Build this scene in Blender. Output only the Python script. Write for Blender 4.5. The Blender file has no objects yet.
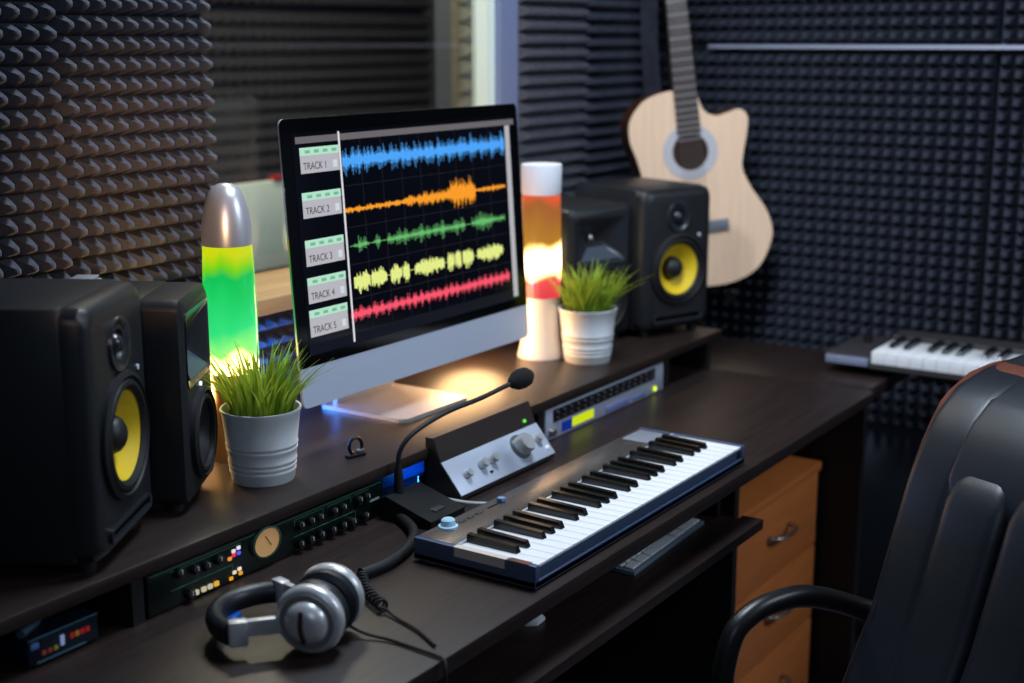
import bpy, bmesh, math, random
from mathutils import Matrix, Vector
random.seed(7)
sc = bpy.context.scene
COL = sc.collection
R = math.radians
PI = math.pi

# ------------------------------------------------------------------ materials
def lin(c):
    return tuple((x/255/12.92 if x/255 <= 0.04045 else ((x/255+0.055)/1.055)**2.4) for x in c)

MATS = {}
def mat(name, rgb, rough=0.5, metal=0.0, spec=0.5, noise=0.0, nscale=20.0, stretch=(1, 1, 1),
        bump=0.0, bscale=200.0, emit=None, estr=0.0, coat=0.0, aniso=0.0, sheen=0.0, sss=0.0):
    m = bpy.data.materials.new(name); m.use_nodes = True
    nt = m.node_tree; b = nt.nodes['Principled BSDF']
    c = lin(rgb)
    b.inputs['Base Color'].default_value = (*c, 1)
    b.inputs['Roughness'].default_value = rough
    b.inputs['Metallic'].default_value = metal
    b.inputs['Specular IOR Level'].default_value = spec
    b.inputs['Coat Weight'].default_value = coat
    b.inputs['Anisotropic'].default_value = aniso
    b.inputs['Sheen Weight'].default_value = sheen
    if emit is not None:
        b.inputs['Emission Color'].default_value = (*lin(emit), 1)
        b.inputs['Emission Strength'].default_value = estr
    tc = None
    if noise > 0 or bump > 0:
        tc = nt.nodes.new('ShaderNodeTexCoord')
        mp = nt.nodes.new('ShaderNodeMapping'); mp.inputs['Scale'].default_value = stretch
        nt.links.new(tc.outputs['Object'], mp.inputs['Vector'])
    if noise > 0:
        n = nt.nodes.new('ShaderNodeTexNoise'); n.inputs['Scale'].default_value = nscale
        n.inputs['Detail'].default_value = 5
        nt.links.new(mp.outputs[0], n.inputs['Vector'])
        r = nt.nodes.new('ShaderNodeValToRGB')
        r.color_ramp.elements[0].position = .3; r.color_ramp.elements[1].position = .7
        r.color_ramp.elements[0].color = (*[x*(1-noise) for x in c], 1)
        r.color_ramp.elements[1].color = (*[min(1, x*(1+noise)) for x in c], 1)
        nt.links.new(n.outputs['Fac'], r.inputs['Fac']); nt.links.new(r.outputs[0], b.inputs['Base Color'])
    if bump > 0:
        n2 = nt.nodes.new('ShaderNodeTexNoise'); n2.inputs['Scale'].default_value = bscale; n2.inputs['Detail'].default_value = 3
        nt.links.new(mp.outputs[0], n2.inputs['Vector'])
        bn = nt.nodes.new('ShaderNodeBump'); bn.inputs['Strength'].default_value = bump; bn.inputs['Distance'].default_value = .002
        nt.links.new(n2.outputs['Fac'], bn.inputs['Height']); nt.links.new(bn.outputs[0], b.inputs['Normal'])
    MATS[name] = m
    return m

def emat(name, rgb, s=1.0, rough=.3):
    return mat(name, (8, 8, 8), rough, 0, .3, emit=rgb, estr=s)

def lava_mat(name, stops, streak=None):
    """glowing liquid: a colour ramp up the glass (object z 0..1 of the tube) that wobbles with noise"""
    m = bpy.data.materials.new(name); m.use_nodes = True
    nt = m.node_tree; b = nt.nodes['Principled BSDF']
    tc = nt.nodes.new('ShaderNodeTexCoord')
    sep = nt.nodes.new('ShaderNodeSeparateXYZ'); nt.links.new(tc.outputs['Generated'], sep.inputs[0])
    n = nt.nodes.new('ShaderNodeTexNoise'); n.inputs['Scale'].default_value = streak or 3.0; n.inputs['Detail'].default_value = 1
    nt.links.new(tc.outputs['Generated'], n.inputs['Vector'])
    s1 = nt.nodes.new('ShaderNodeMath'); s1.operation = 'SUBTRACT'; s1.inputs[1].default_value = .5
    nt.links.new(n.outputs['Fac'], s1.inputs[0])
    s2 = nt.nodes.new('ShaderNodeMath'); s2.operation = 'MULTIPLY_ADD'; s2.inputs[1].default_value = .30
    nt.links.new(s1.outputs[0], s2.inputs[0]); nt.links.new(sep.outputs['Z'], s2.inputs[2])
    cr = nt.nodes.new('ShaderNodeValToRGB'); st = nt.nodes.new('ShaderNodeValToRGB')
    for rmp, which in ((cr, 1), (st, 2)):
        el = rmp.color_ramp.elements
        while len(el) < len(stops): el.new(.5)
        for e, s in zip(el, stops):
            e.position = s[0]
            e.color = (*lin(s[1]), 1) if which == 1 else (s[2]/20, s[2]/20, s[2]/20, 1)
    nt.links.new(s2.outputs[0], cr.inputs[0]); nt.links.new(s2.outputs[0], st.inputs[0])
    mul = nt.nodes.new('ShaderNodeMath'); mul.operation = 'MULTIPLY'; mul.inputs[1].default_value = 20
    nt.links.new(st.outputs[0], mul.inputs[0])
    nt.links.new(cr.outputs[0], b.inputs['Emission Color']); nt.links.new(mul.outputs[0], b.inputs['Emission Strength'])
    b.inputs['Base Color'].default_value = (.02, .02, .02, 1)
    b.inputs['Roughness'].default_value = .08
    return m

def glass_mat(name, tint=(.93, .96, .96)):
    m = bpy.data.materials.new(name); m.use_nodes = True
    nt = m.node_tree; nt.nodes.remove(nt.nodes['Principled BSDF'])
    out = nt.nodes['Material Output']
    tr = nt.nodes.new('ShaderNodeBsdfTransparent'); tr.inputs[0].default_value = (*tint, 1)
    gl = nt.nodes.new('ShaderNodeBsdfGlossy'); gl.inputs['Roughness'].default_value = .01
    fr = nt.nodes.new('ShaderNodeFresnel')
    ge = nt.nodes.new('ShaderNodeNewGeometry'); mr = nt.nodes.new('ShaderNodeMapRange')
    mr.inputs['To Min'].default_value = 1.5; mr.inputs['To Max'].default_value = 1/1.5
    nt.links.new(ge.outputs['Backfacing'], mr.inputs['Value']); nt.links.new(mr.outputs[0], fr.inputs['IOR'])
    mx = nt.nodes.new('ShaderNodeMixShader')
    nt.links.new(fr.outputs[0], mx.inputs[0]); nt.links.new(tr.outputs[0], mx.inputs[1]); nt.links.new(gl.outputs[0], mx.inputs[2])
    nt.links.new(mx.outputs[0], out.inputs['Surface'])
    return m

m_desk = mat('wenge', (41, 30, 27), .40, 0, .4, noise=.28, nscale=9, stretch=(1, 14, 14), bump=.08, bscale=40)
m_deskblack = mat('desk_black', (20, 20, 22), .55, 0, .4, noise=.2, nscale=10)
m_orange = mat('alder', (196, 112, 56), .45, 0, .4, noise=.10, nscale=5, stretch=(1, 1, 9))
m_pine = mat('pine', (190, 150, 100), .5, 0, .4, noise=.14, nscale=6, stretch=(1, 9, 9))
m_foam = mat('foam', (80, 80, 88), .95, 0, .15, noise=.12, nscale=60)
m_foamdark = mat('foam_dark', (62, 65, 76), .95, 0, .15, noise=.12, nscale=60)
m_foamlit = mat('foam_lit', (120, 118, 108), .95, 0, .15, noise=.12, nscale=60)  # same foam, lightened as though the booth light fell on it
m_wall = mat('wall_paint', (86, 92, 104), .85, 0, .3, noise=.06, nscale=8)
m_floor = mat('carpet', (74, 78, 88), .95, 0, .2, noise=.2, nscale=60, bump=.4, bscale=300)
m_ceil = mat('ceiling_paint', (70, 72, 78), .9)
m_frame = mat('frame_paint', (120, 128, 160), .5)
m_mull = mat('frame_bright', (226, 236, 220), .4)
m_alu = mat('aluminium', (190, 194, 202), .36, .5, .5)
m_alu_b = mat('brushed_alu', (196, 198, 206), .34, .6)
m_trim = mat('strip_metal', (170, 172, 190), .4, .3)
m_blackp = mat('black_plastic', (16, 17, 19), .38, 0, .5)
m_blackm = mat('black_matte', (12, 12, 13), .7, 0, .3)
m_cab = mat('speaker_vinyl', (26, 27, 30), .42, 0, .5, bump=.15, bscale=500)
m_rubber = mat('rubber', (18, 18, 20), .6, 0, .4)
m_yellow = mat('yellow_cone', (226, 190, 30), .55, 0, .4)
m_cone_b = mat('black_cone', (22, 23, 26), .5, 0, .5)
m_wg = mat('waveguide', (36, 38, 44), .25, 0, .6)
m_screen = mat('screen_black', (3, 3, 4), .08, 0, .5)
m_disp = mat('display', (3, 3, 5), .10, 0, .5, emit=(4, 5, 12), estr=1)
m_white = mat('white_ceramic', (214, 218, 222), .35, 0, .5)
m_soil = mat('soil', (40, 30, 20), .95, noise=.4, nscale=200)
m_grass = mat('grass_blade', (128, 164, 44), .5, 0, .4, noise=.35, nscale=60)
_nt = m_grass.node_tree; _b = _nt.nodes['Principled BSDF']; _t = _nt.nodes.new('ShaderNodeBsdfTranslucent'); _x = _nt.nodes.new('ShaderNodeMixShader')
_t.inputs[0].default_value = (.42, .50, .05, 1); _x.inputs[0].default_value = .4
_nt.links.new(_b.outputs[0], _x.inputs[1]); _nt.links.new(_t.outputs[0], _x.inputs[2]); _nt.links.new(_x.outputs[0], _nt.nodes['Material Output'].inputs['Surface'])
m_gold = mat('gold_metal', (205, 160, 100), .35, .6, .5)
m_cream = mat('cream_metal', (222, 212, 198), .4, .1, .5)
m_lcap = mat('lamp_cap_white', (225, 225, 230), .4)
m_kcase = mat('keyboard_case', (66, 82, 112), .42, .1, .5, bump=.05)
m_ktop = mat('keyboard_top', (112, 106, 104), .27, .65, .5, noise=.08, nscale=12, stretch=(1, 14, 1))
m_wkey = mat('white_key', (232, 232, 236), .22, 0, .5)
m_bkey = mat('black_key', (13, 13, 15), .22, 0, .6)
m_strip = mat('key_strip', (190, 205, 220), .3, .5)
m_label = mat('paper_label', (200, 186, 178), .6)
m_brown = mat('brown_label', (96, 52, 40), .5)
m_clear = mat('clear_knob', (170, 205, 225), .1, 0, .8, emit=(120, 170, 210), estr=.12)  # weak glow put in so the dial reads as clear
m_silver = mat('silver_panel', (190, 198, 214), .42, .25, .5)
m_knob = mat('silver_knob', (206, 206, 206), .3, .5)
m_dgrey = mat('dark_grey', (58, 56, 58), .45, .2)
m_rackg = mat('rack_green', (9, 24, 20), .3, .2, .6)
m_gline = mat('green_line', (56, 112, 88), .5)
m_blue = mat('blue_plastic', (14, 84, 176), .4)
m_vu = mat('vu_face', (190, 150, 100), .5, emit=(170, 128, 82), estr=.45)
m_leather = mat('black_leather', (22, 26, 34), .42, 0, .5, bump=.10, bscale=160)
m_leatherbr = mat('brown_leather', (104, 54, 38), .45, 0, .5, bump=.25, bscale=160)
m_steel = mat('steel', (170, 165, 160), .3, .9)
m_spruce = mat('spruce', (248, 208, 174), .4, 0, .4, noise=.06, nscale=6, stretch=(14, 1, 1))
m_mahog = mat('mahogany', (84, 46, 28), .4, noise=.2, nscale=10)
m_rose = mat('rosewood', (70, 56, 52), .5, noise=.2, nscale=12)
m_inlay = mat('rosette', (196, 190, 192), .5)
m_bridge = mat('bridge_wood', (120, 122, 130), .4)
m_fret = mat('fret_wire', (190, 186, 184), .35, .6)
m_head = mat('headphone_silver', (205, 205, 208), .34, .4)
m_headd = mat('headphone_grey', (140, 138, 138), .4, .4)
m_foamblk = mat('mic_foam', (12, 12, 13), .95, bump=.6, bscale=700)
m_board = mat('pale_board', (205, 216, 204), .5)
m_red = mat('red_trim', (190, 50, 50), .5)
m_glass = glass_mat('window_glass')
m_cloth = mat('strap_cloth', (34, 36, 48), .9, noise=.5, nscale=70)
m_txt = mat('dark_text', (25, 25, 28), .6, emit=(30, 30, 34), estr=.6)
m_grille = mat('grille_dark', (14, 16, 20), .5, .2, noise=.7, nscale=90)

# ------------------------------------------------------------------ geometry
class M:
    def __init__(s): s.v = []; s.f = []; s.mi = []
    def add(s, vs, fs, mi=0, T=None):
        o = len(s.v)
        s.v += [tuple(T @ Vector(v)) if T is not None else tuple(v) for v in vs]
        s.f += [tuple(i+o for i in f) for f in fs]; s.mi += [mi]*len(fs)
        return s
    def box(s, x0, x1, y0, y1, z0, z1, mi=0, T=None):
        vs = [(x, y, z) for z in (z0, z1) for y in (y0, y1) for x in (x0, x1)]
        return s.add(vs, [(0, 2, 3, 1), (4, 5, 7, 6), (0, 1, 5, 4), (2, 6, 7, 3), (0, 4, 6, 2), (1, 3, 7, 5)], mi, T)
    def rbox(s, x0, x1, y0, y1, z0, z1, r=.003, seg=2, mi=0, T=None, only=None):
        bm = bmesh.new(); bmesh.ops.create_cube(bm, size=1)
        for v in bm.verts:
            v.co = Vector(((x0+x1)/2+v.co.x*(x1-x0), (y0+y1)/2+v.co.y*(y1-y0), (z0+z1)/2+v.co.z*(z1-z0)))
        es = bm.edges[:] if only is None else [e for e in bm.edges if only((e.verts[0].co+e.verts[1].co)/2, e.verts[1].co-e.verts[0].co)]
        bmesh.ops.bevel(bm, geom=es, offset=r, segments=seg, affect='EDGES', profile=.5)
        bm.verts.index_update()
        s.add([v.co[:] for v in bm.verts], [[v.index for v in f.verts] for f in bm.faces], mi, T)
        bm.free(); return s
    def lathe(s, prof, n=32, mi=0, T=None, cap0=True, cap1=True):
        vs = []; fs = []
        for (r, z) in prof:
            for k in range(n):
                a = 2*PI*k/n; vs.append((r*math.cos(a), r*math.sin(a), z))
        for i in range(len(prof)-1):
            for k in range(n):
                k2 = (k+1) % n
                fs.append((i*n+k, i*n+k2, (i+1)*n+k2, (i+1)*n+k))
        if cap0: fs.append(tuple(range(n-1, -1, -1)))
        if cap1: fs.append(tuple((len(prof)-1)*n+k for k in range(n)))
        return s.add(vs, fs, mi, T)
    def cyl(s, r, z0, z1, n=24, mi=0, T=None, r2=None):
        return s.lathe([(r, z0), (r if r2 is None else r2, z1)], n, mi, T)
    def tube(s, pts, r, n=8, mi=0, T=None, flat=1.0, closed=False):
        P = [Vector(p) for p in pts]; L = len(P)
        rs = r if isinstance(r, (list, tuple)) else [r]*L
        vs = []; fs = []; up = None
        for i in range(L):
            a = P[i-1] if (i > 0 or closed) else P[i]
            b = P[(i+1) % L] if (i < L-1 or closed) else P[i]
            t = (b-a).normalized()
            if up is None:
                up = Vector((0, 0, 1)) if abs(t.z) < .9 else Vector((0, 1, 0))
            side = t.cross(up)
            if side.length < 1e-5: side = t.orthogonal()
            side.normalize(); up = side.cross(t).normalized()
            for k in range(n):
                an = 2*PI*k/n
                vs.append(P[i]+side*math.cos(an)*rs[i]+up*math.sin(an)*rs[i]*flat)
        m = L if closed else L-1
        for i in range(m):
            j = (i+1) % L
            for k in range(n):
                k2 = (k+1) % n
                fs.append((i*n+k, j*n+k, j*n+k2, i*n+k2))
        if not closed:
            fs.append(tuple(range(n))); fs.append(tuple((L-1)*n+k for k in range(n-1, -1, -1)))
        return s.add(vs, fs, mi, T)
    def prism(s, poly, y0, y1, mi=0, T=None):
        """polygon in x,z extruded along y"""
        n = len(poly)
        vs = [(x, y0, z) for x, z in poly]+[(x, y1, z) for x, z in poly]
        fs = [tuple(range(n)), tuple(range(2*n-1, n-1, -1))]
        fs += [(i, i+n, (i+1) % n+n, (i+1) % n) for i in range(n)]
        return s.add(vs, fs, mi, T)
    def loft(s, rings, mi=0, T=None, caps=True):
        n = len(rings[0]); vs = [v for r in rings for v in r]; fs = []
        for i in range(len(rings)-1):
            for k in range(n):
                k2 = (k+1) % n
                fs.append((i*n+k, i*n+k2, (i+1)*n+k2, (i+1)*n+k))
        if caps:
            fs.append(tuple(range(n-1, -1, -1))); fs.append(tuple((len(rings)-1)*n+k for k in range(n)))
        return s.add(vs, fs, mi, T)
    def quad(s, a, b, c, d, mi=0, T=None): return s.add([a, b, c, d], [(0, 1, 2, 3)], mi, T)
    def build(s, name, mats, parent=None, loc=None, rotz=0, ang=38):
        me = bpy.data.meshes.new(name); me.from_pydata(s.v, [], s.f)
        mats = mats if isinstance(mats, (list, tuple)) else [mats]
        for m in mats: me.materials.append(m)
        me.polygons.foreach_set('material_index', s.mi)
        bm = bmesh.new(); bm.from_mesh(me); bmesh.ops.recalc_face_normals(bm, faces=bm.faces[:]); bm.to_mesh(me); bm.free()
        me.polygons.foreach_set('use_smooth', [True]*len(me.polygons))
        me.set_sharp_from_angle(angle=R(ang)); me.update()
        o = bpy.data.objects.new(name, me); COL.objects.link(o)
        if parent is not None: o.parent = parent
        if loc is not None: o.location = loc
        o.rotation_euler = (0, 0, rotz)
        return o

def cut(o, cutters):
    """carve recesses out of a mesh, leaving one plain mesh"""
    q = M()
    for fn in cutters: fn(q)
    c = q.build('cutter', m_blackm, None)
    c.matrix_world = o.matrix_world.copy()
    c.parent = o.parent
    md = o.modifiers.new('cut', 'BOOLEAN'); md.object = c; md.operation = 'DIFFERENCE'; md.solver = 'EXACT'
    bpy.context.view_layer.update()
    ev = o.evaluated_get(bpy.context.evaluated_depsgraph_get())
    me = bpy.data.meshes.new_from_object(ev); o.modifiers.clear()
    old = o.data; o.data = me; me.name = o.name
    bpy.data.objects.remove(c, do_unlink=True); bpy.data.meshes.remove(old)
    me.polygons.foreach_set('use_smooth', [True]*len(me.polygons)); me.set_sharp_from_angle(angle=R(38))
    return o
def tag(o, label, cat, group=None, kind=None):
    o['label'] = label; o['category'] = cat
    if group: o['group'] = group
    if kind: o['kind'] = kind
    return o
def thing(name, label, cat, loc=(0, 0, 0), rotz=0, group=None):
    o = bpy.data.objects.new(name, None); COL.objects.link(o)
    o.empty_display_size = .05
    o.location = loc; o.rotation_euler = (0, 0, rotz)
    return tag(o, label, cat, group)
def structure(o, label, cat): return tag(o, label, cat, None, 'structure')
def copy_tree(o, parent=None):
    c = o.copy(); COL.objects.link(c); c.parent = parent
    for ch in list(o.children): copy_tree(ch, c)
    return c
def T(x=0, y=0, z=0, rx=0, ry=0, rz=0):
    return Matrix.Translation((x, y, z)) @ Matrix.Rotation(rz, 4, 'Z') @ Matrix.Rotation(ry, 4, 'Y') @ Matrix.Rotation(rx, 4, 'X')
FRONT = Matrix.Rotation(PI/2, 4, 'X')          # local +z of a lathe looks along -y
def F(x, y, z): return Matrix.Translation((x, y, z)) @ FRONT
def spline(pts, k=6, closed=False):
    P = [Vector(p) for p in pts]; n = len(P); out = []
    rng = range(n) if closed else range(n-1)
    for i in rng:
        p1, p2 = P[i], P[(i+1) % n]
        p0 = P[i-1] if (i > 0 or closed) else p1
        p3 = P[(i+2) % n] if (i+2 < n or closed) else p2
        for j in range(k):
            t = j/k
            out.append(.5*((2*p1)+(p2-p0)*t+(2*p0-5*p1+4*p2-p3)*t*t+(3*p1-p0-3*p2+p3)*t**3))
    if not closed: out.append(P[-1])
    return out
def ring_pts(r, n=32): return [(r*math.cos(2*PI*k/n), r*math.sin(2*PI*k/n)) for k in range(n)]

# ------------------------------------------------------------------ the room
WY, EX = 1.86, 3.45        # window wall plane, end wall plane
o = M().box(-1.6, EX+.1, -1.8, WY+.02, -.06, 0).build('floor', m_floor); structure(o, 'blue grey carpet floor of the studio', 'floor')
o = M().box(-1.6, EX+.1, -1.8, WY+.05, 2.6, 2.66).build('ceiling', m_ceil); structure(o, 'grey painted ceiling above the studio', 'ceiling')
w = M()
wx0, wx1, wz0, wz1 = 1.62, 2.735, 1.03, 2.25
w.box(-1.6, wx0, WY, WY+.05, 0, 2.6).box(wx1, EX+.1, WY, WY+.05, 0, 2.6).box(wx0, wx1, WY, WY+.05, 0, wz0).box(wx0, wx1, WY, WY+.05, wz1, 2.6)
structure(w.build('wall_front', m_wall), 'dark wall with the booth window in it', 'wall')
structure(M().box(EX, EX+.1, -1.8, WY, 0, 2.6).build('wall_right', m_wall), 'dark end wall behind the foam and the guitar', 'wall')
structure(M().box(-1.7, -1.6, -1.8, WY, 0, 2.6).build('wall_left', m_wall), 'dark wall at the near end of the desk', 'wall')
structure(M().box(-1.6, EX, -1.9, -1.8, 0, 2.6).build('wall_back', m_wall), 'dark wall opposite the window', 'wall')
# window: frame, glass, sill
win = bpy.data.objects.new('window_1', None); COL.objects.link(win); structure(win, 'wide booth window behind the computer', 'window')
fr = M()
fr.box(wx1-.02, 2.787, WY-.03, WY+.05, wz0, wz1+.06).box(wx0-.05, wx1-.02, WY-.03, WY+.05, wz1-.02, wz1+.06).box(wx0-.05, wx0+.02, WY-.02, WY+.05, wz0, wz1)
fr.build('window_frame', m_frame, win)
M().box(wx1-.052, wx1-.02, WY-.012, WY+.03, wz0+.02, wz1-.02).build('window_bead', m_mull, win)
M().box(wx0+.02, wx1-.052, WY+.02, WY+.026, wz0+.02, wz1-.02).build('window_pane', m_glass, win)
M().rbox(wx0-.04, wx1+.08, 1.70, WY+.05, wz0-.01, wz0+.02, .004).build('window_sill', m_pine, win)
# strip on the end wall
structure(M().box(EX-.062, EX-.012, -1.7, 1.62, 1.482, 1.4915).build('trim_1', m_trim), 'pale metal strip running across the end wall foam', 'trim')

# pyramid foam
def foam(nx, nz, pitch, depth, label, place, group=None, m=m_foam, base=.02, name='acoustic_foam_panel', r1=.17, r2=.085):
    """local: x along the wall, z up, faces -y, back at y=0"""
    me = M(); vs = []; fs = []
    def vid(x, y, z): vs.append((x, y, z)); return len(vs)-1
    h = pitch/2
    for i in range(nx):
        for j in range(nz):
            cx, cz = (i+.5)*pitch, (j+.5)*pitch
            R_ = []
            for (rad, d) in ((h, 0), (r1*pitch, .76*depth), (r2*pitch, .95*depth)):
                R_.append([vid(cx+sx*rad, -base-d, cz+sz*rad) for sx, sz in ((-1, -1), (1, -1), (1, 1), (-1, 1))])
            tip = vid(cx, -base-depth, cz)
            for a, b in ((0, 1), (1, 2)):
                for k in range(4):
                    fs.append((R_[a][k], R_[a][(k+1) % 4], R_[b][(k+1) % 4], R_[b][k]))
            for k in range(4): fs.append((R_[2][k], R_[2][(k+1) % 4], tip))
    me.add(vs, fs)
    W_, H_ = nx*pitch, nz*pitch
    me.box(0, W_, -base+.0005, 0, 0, H_)
    o = me.build(name, m, None, ang=60)
    o.location = place[:3]; o.rotation_euler = (0, 0, place[3])
    return tag(o, label, 'foam panel', group)
PT = .0328
foam(10, 40, PT, .043, 'dark pyramid foam panel with wavy edge bordering the window, left of it', (1.444, WY-.001, .92, 0), 'foam panels on the window wall', r1=.20, r2=.11)
foam(18, 40, PT, .043, 'dark pyramid foam panel on the window wall above the big speaker', (.852, WY-.001, .906, 0), 'foam panels on the window wall', r1=.20, r2=.11)
foam(9, 40, PT, .042, 'grey pyramid foam panel just right of the bright window frame', (2.790, WY-.001, .80, 0), 'foam panels on the window wall')
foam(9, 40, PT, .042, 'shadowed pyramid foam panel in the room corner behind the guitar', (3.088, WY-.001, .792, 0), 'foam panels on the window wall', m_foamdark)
foam(30, 5, PT, .042, 'low pyramid foam strip under the wooden window sill, lit blue', (1.786, WY-.001, .853, 0), 'foam panels on the window wall')
# end wall: local -y must look along -X -> rotate by -90 deg (x -> -Y)
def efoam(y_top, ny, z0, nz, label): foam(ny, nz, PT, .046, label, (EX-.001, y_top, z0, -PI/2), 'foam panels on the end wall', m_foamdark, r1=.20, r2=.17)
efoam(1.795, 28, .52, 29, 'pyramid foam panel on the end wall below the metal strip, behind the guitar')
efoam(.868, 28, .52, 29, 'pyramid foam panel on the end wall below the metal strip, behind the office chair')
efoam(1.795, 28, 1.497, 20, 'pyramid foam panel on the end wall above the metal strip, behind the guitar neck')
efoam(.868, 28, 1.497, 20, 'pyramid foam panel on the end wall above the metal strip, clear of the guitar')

# booth beyond the glass
BY = 3.5
structure(M().box(.8, 4.6, WY+.05, BY, -.06, 0).build('floor_booth', m_floor), 'floor of the booth beyond the window', 'floor')
structure(M().box(.8, 4.6, BY, BY+.1, 0, 2.6).build('wall_booth_back', m_wall), 'dark far wall of the booth beyond the window', 'wall')
structure(M().box(4.6, 4.7, WY+.05, BY, 0, 2.6).build('wall_booth_right', m_wall), 'side wall of the booth beyond the window', 'wall')
structure(M().box(.7, .8, WY+.05, BY, 0, 2.6).build('wall_booth_left', m_wall), 'near side wall of the booth beyond the window', 'wall')
structure(M().box(.8, 4.6, WY+.05, BY, 2.6, 2.66).build('ceiling_booth', m_ceil), 'ceiling of the booth beyond the window', 'ceiling')
foam(76, 14, .05, .045, 'dark foam on the far booth wall seen through the glass', (.8, BY-.001, .9, 0), 'foam panels in the booth', m_foam)
foam(76, 14, .05, .045, 'dark foam on the far booth wall seen above the pale board through the glass', (.8, BY-.001, 1.62, 0), 'foam panels in the booth', m_foam)
foam(8, 22, .05, .045, 'foam panel coloured pale as if lit, beyond the glass beside the bright window frame', (3.245, 2.359, 1.0, 0), 'foam panels in the booth', m_foamlit)
structure(M().box(3.25, 4.6, 2.36, 2.42, 0, 2.6).build('wall_booth_pier', m_wall), 'short pier beyond the glass carrying the pale foam', 'wall')
t = thing('whiteboard', 'pale green board standing beyond the glass behind the green lava lamp', 'board', (2.35, 2.60, .88))
M().rbox(0, 1.0, 0, .02, 0, .25, .004).build('board_face', m_board, t)
M().box(0, 1.0, -.006, .0, 0, .012).build('ledge', m_blackp, t)
M().box(.40, .62, -.004, .019, .25, .262).build('top_edge', m_red, t)
for x in (.06, .90): M().box(x, x+.04, .0, .02, -.88, 0).build('leg', m_blackp, t)

# ------------------------------------------------------------------ desk
D = thing('studio_desk', 'long dark brown studio desk with a raised rear shelf and rack bays', 'desk', (0, 0, 0))
DX0, DX1, DY0, DY1 = .45, 2.865, .944, 1.795
M().rbox(DX0, DX1, DY0, DY1, .725, .75, .002).build('desktop', m_desk, D)
M().box(DX1-.022, DX1-.002, DY0+.012, DY1, 0, .725).build('end_panel', m_deskblack, D)
M().box(2.335, 2.355, 1.03, DY1, 0, .725).build('inner_panel', m_deskblack, D)
M().box(DX0+.002, DX0+.022, DY0+.012, DY1, 0, .725).build('end_panel', m_deskblack, D)
M().box(DX0+.022, 2.335, DY1-.03, DY1-.012, .30, .725).build('modesty_panel', m_deskblack, D)
SZ = .835
M().rbox(.45, 2.915, 1.335, DY1, SZ-.020, SZ, .002).build('raised_shelf', m_desk, D)
for x in (.46, 1.122, 2.112, 2.632, 2.845):
    M().box(x, x+.02, 1.34, DY1-.02, .75, SZ-.02).build('shelf_support', m_deskblack, D)
M().box(.48, 2.845, DY1-.02, DY1-.005, .75, SZ-.02).build('shelf_back', m_deskblack, D)
tray = M()
tray.prism([(1.0, 0), (2.226, 0), (2.226, .018), (1.0, .018)], 0, .04, 0, T(0, .925, .632))
tray.box(1.0, 2.205, .965, 1.28, .632, .650)
tray.build('keyboard_tray', m_desk, D)
for x in (1.01, 2.19):
    M().box(x, x+.012, 1.0, 1.28, .650, .725).build('tray_rail', m_blackp, D)

# drawer pedestal
P = thing('drawer_pedestal', 'orange wood drawer unit under the right end of the desk', 'drawer unit', (2.375, 1.045, 0))
pw, pd, ph = .445, .46, .585
M().box(0, pw, .02, pd, .03, ph-.02).build('carcass', m_orange, P)
M().rbox(-.004, pw+.004, -.006, pd, ph-.02, ph, .003).build('top_panel', m_orange, P)
for i, (z0, z1) in enumerate(((.392, .562), (.215, .388), (.036, .211))):
    d = M().rbox(0, pw, 0, .02, z0, z1, .003).build('drawer', m_orange, P)
    zc = (z0+z1)/2+.012
    pts = spline([(pw/2-.055, .004, zc), (pw/2-.045, -.020, zc), (pw/2, -.030, zc), (pw/2+.045, -.020, zc), (pw/2+.055, .004, zc)], 6)
    M().tube(pts, .006, 8, flat=.8).build('handle', m_steel, d)
M().box(.01, pw-.01, .03, pd-.01, 0, .03).build('plinth', m_blackp, P)

# ------------------------------------------------------------------ all-in-one computer
C_ = thing('desktop_computer', 'slim aluminium all-in-one computer showing coloured sound tracks', 'computer', (1.968, 1.56, SZ))
base = M()
bpoly = []
for cx, cy, a0 in ((.085, -.085, -90), (.085, .085, 0), (-.085, .085, 90), (-.085, -.085, 180)):
    for k in range(7):
        a = R(a0+15*k); bpoly.append((cx-.013+.017*math.cos(a), cy+.0+.017*math.sin(a)))
base.prism([(x, -y) for x, y in bpoly], 0, .007, 0, Matrix.Rotation(PI/2, 4, 'X') @ Matrix.Scale(1, 4))
base.build('stand_foot', mat('foot_alu', (214, 206, 198), .46, .7), C_)
nk = []
for (y, z, hw, th) in ((.075, .006, .085, .010), (.07, .05, .085, .010), (.055, .13, .082, .010), (.02, .22, .08, .010), (-.004, .30, .08, .010)):
    nk.append([(-.013-hw, y-th/2, z), (-.013+hw, y-th/2, z), (-.013+hw, y+th/2, z), (-.013-hw, y+th/2, z)])
M().loft(nk).build('stand_neck', m_alu, C_)
# tilted slab: u across, v up, local frame at the chin's lower front edge
SCR = T(.010, -.063, .070, rx=-R(3.9))
def rrect(x0, x1, z0, z1, r, n=6):
    p = []
    for cx, cz, a0 in ((x1-r, z0+r, -90), (x1-r, z1-r, 0), (x0+r, z1-r, 90), (x0+r, z0+r, 180)):
        for k in range(n+1):
            a = R(a0+90*k/n); p.append((cx+r*math.cos(a), cz+r*math.sin(a)))
    return p
HW, HT, CH = .3435, .476, .068
slab = M()
outl = rrect(-HW, HW, 0, HT, .012)
def inset(poly, k, cx=0, cz=HT/2): return [((x-cx)*k+cx, (z-cz)*k+cz) for x, z in poly]
rings = [[(x, 0.0015, z) for x, z in outl], [(x, .005, z) for x, z in outl], [(x, .018, z) for x, z in inset(outl, .955)], [(x, .042, z) for x, z in inset(outl, .6)]]
slab.loft(rings, 0, SCR)
slab.build('rear_shell', m_alu, C_)
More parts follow.
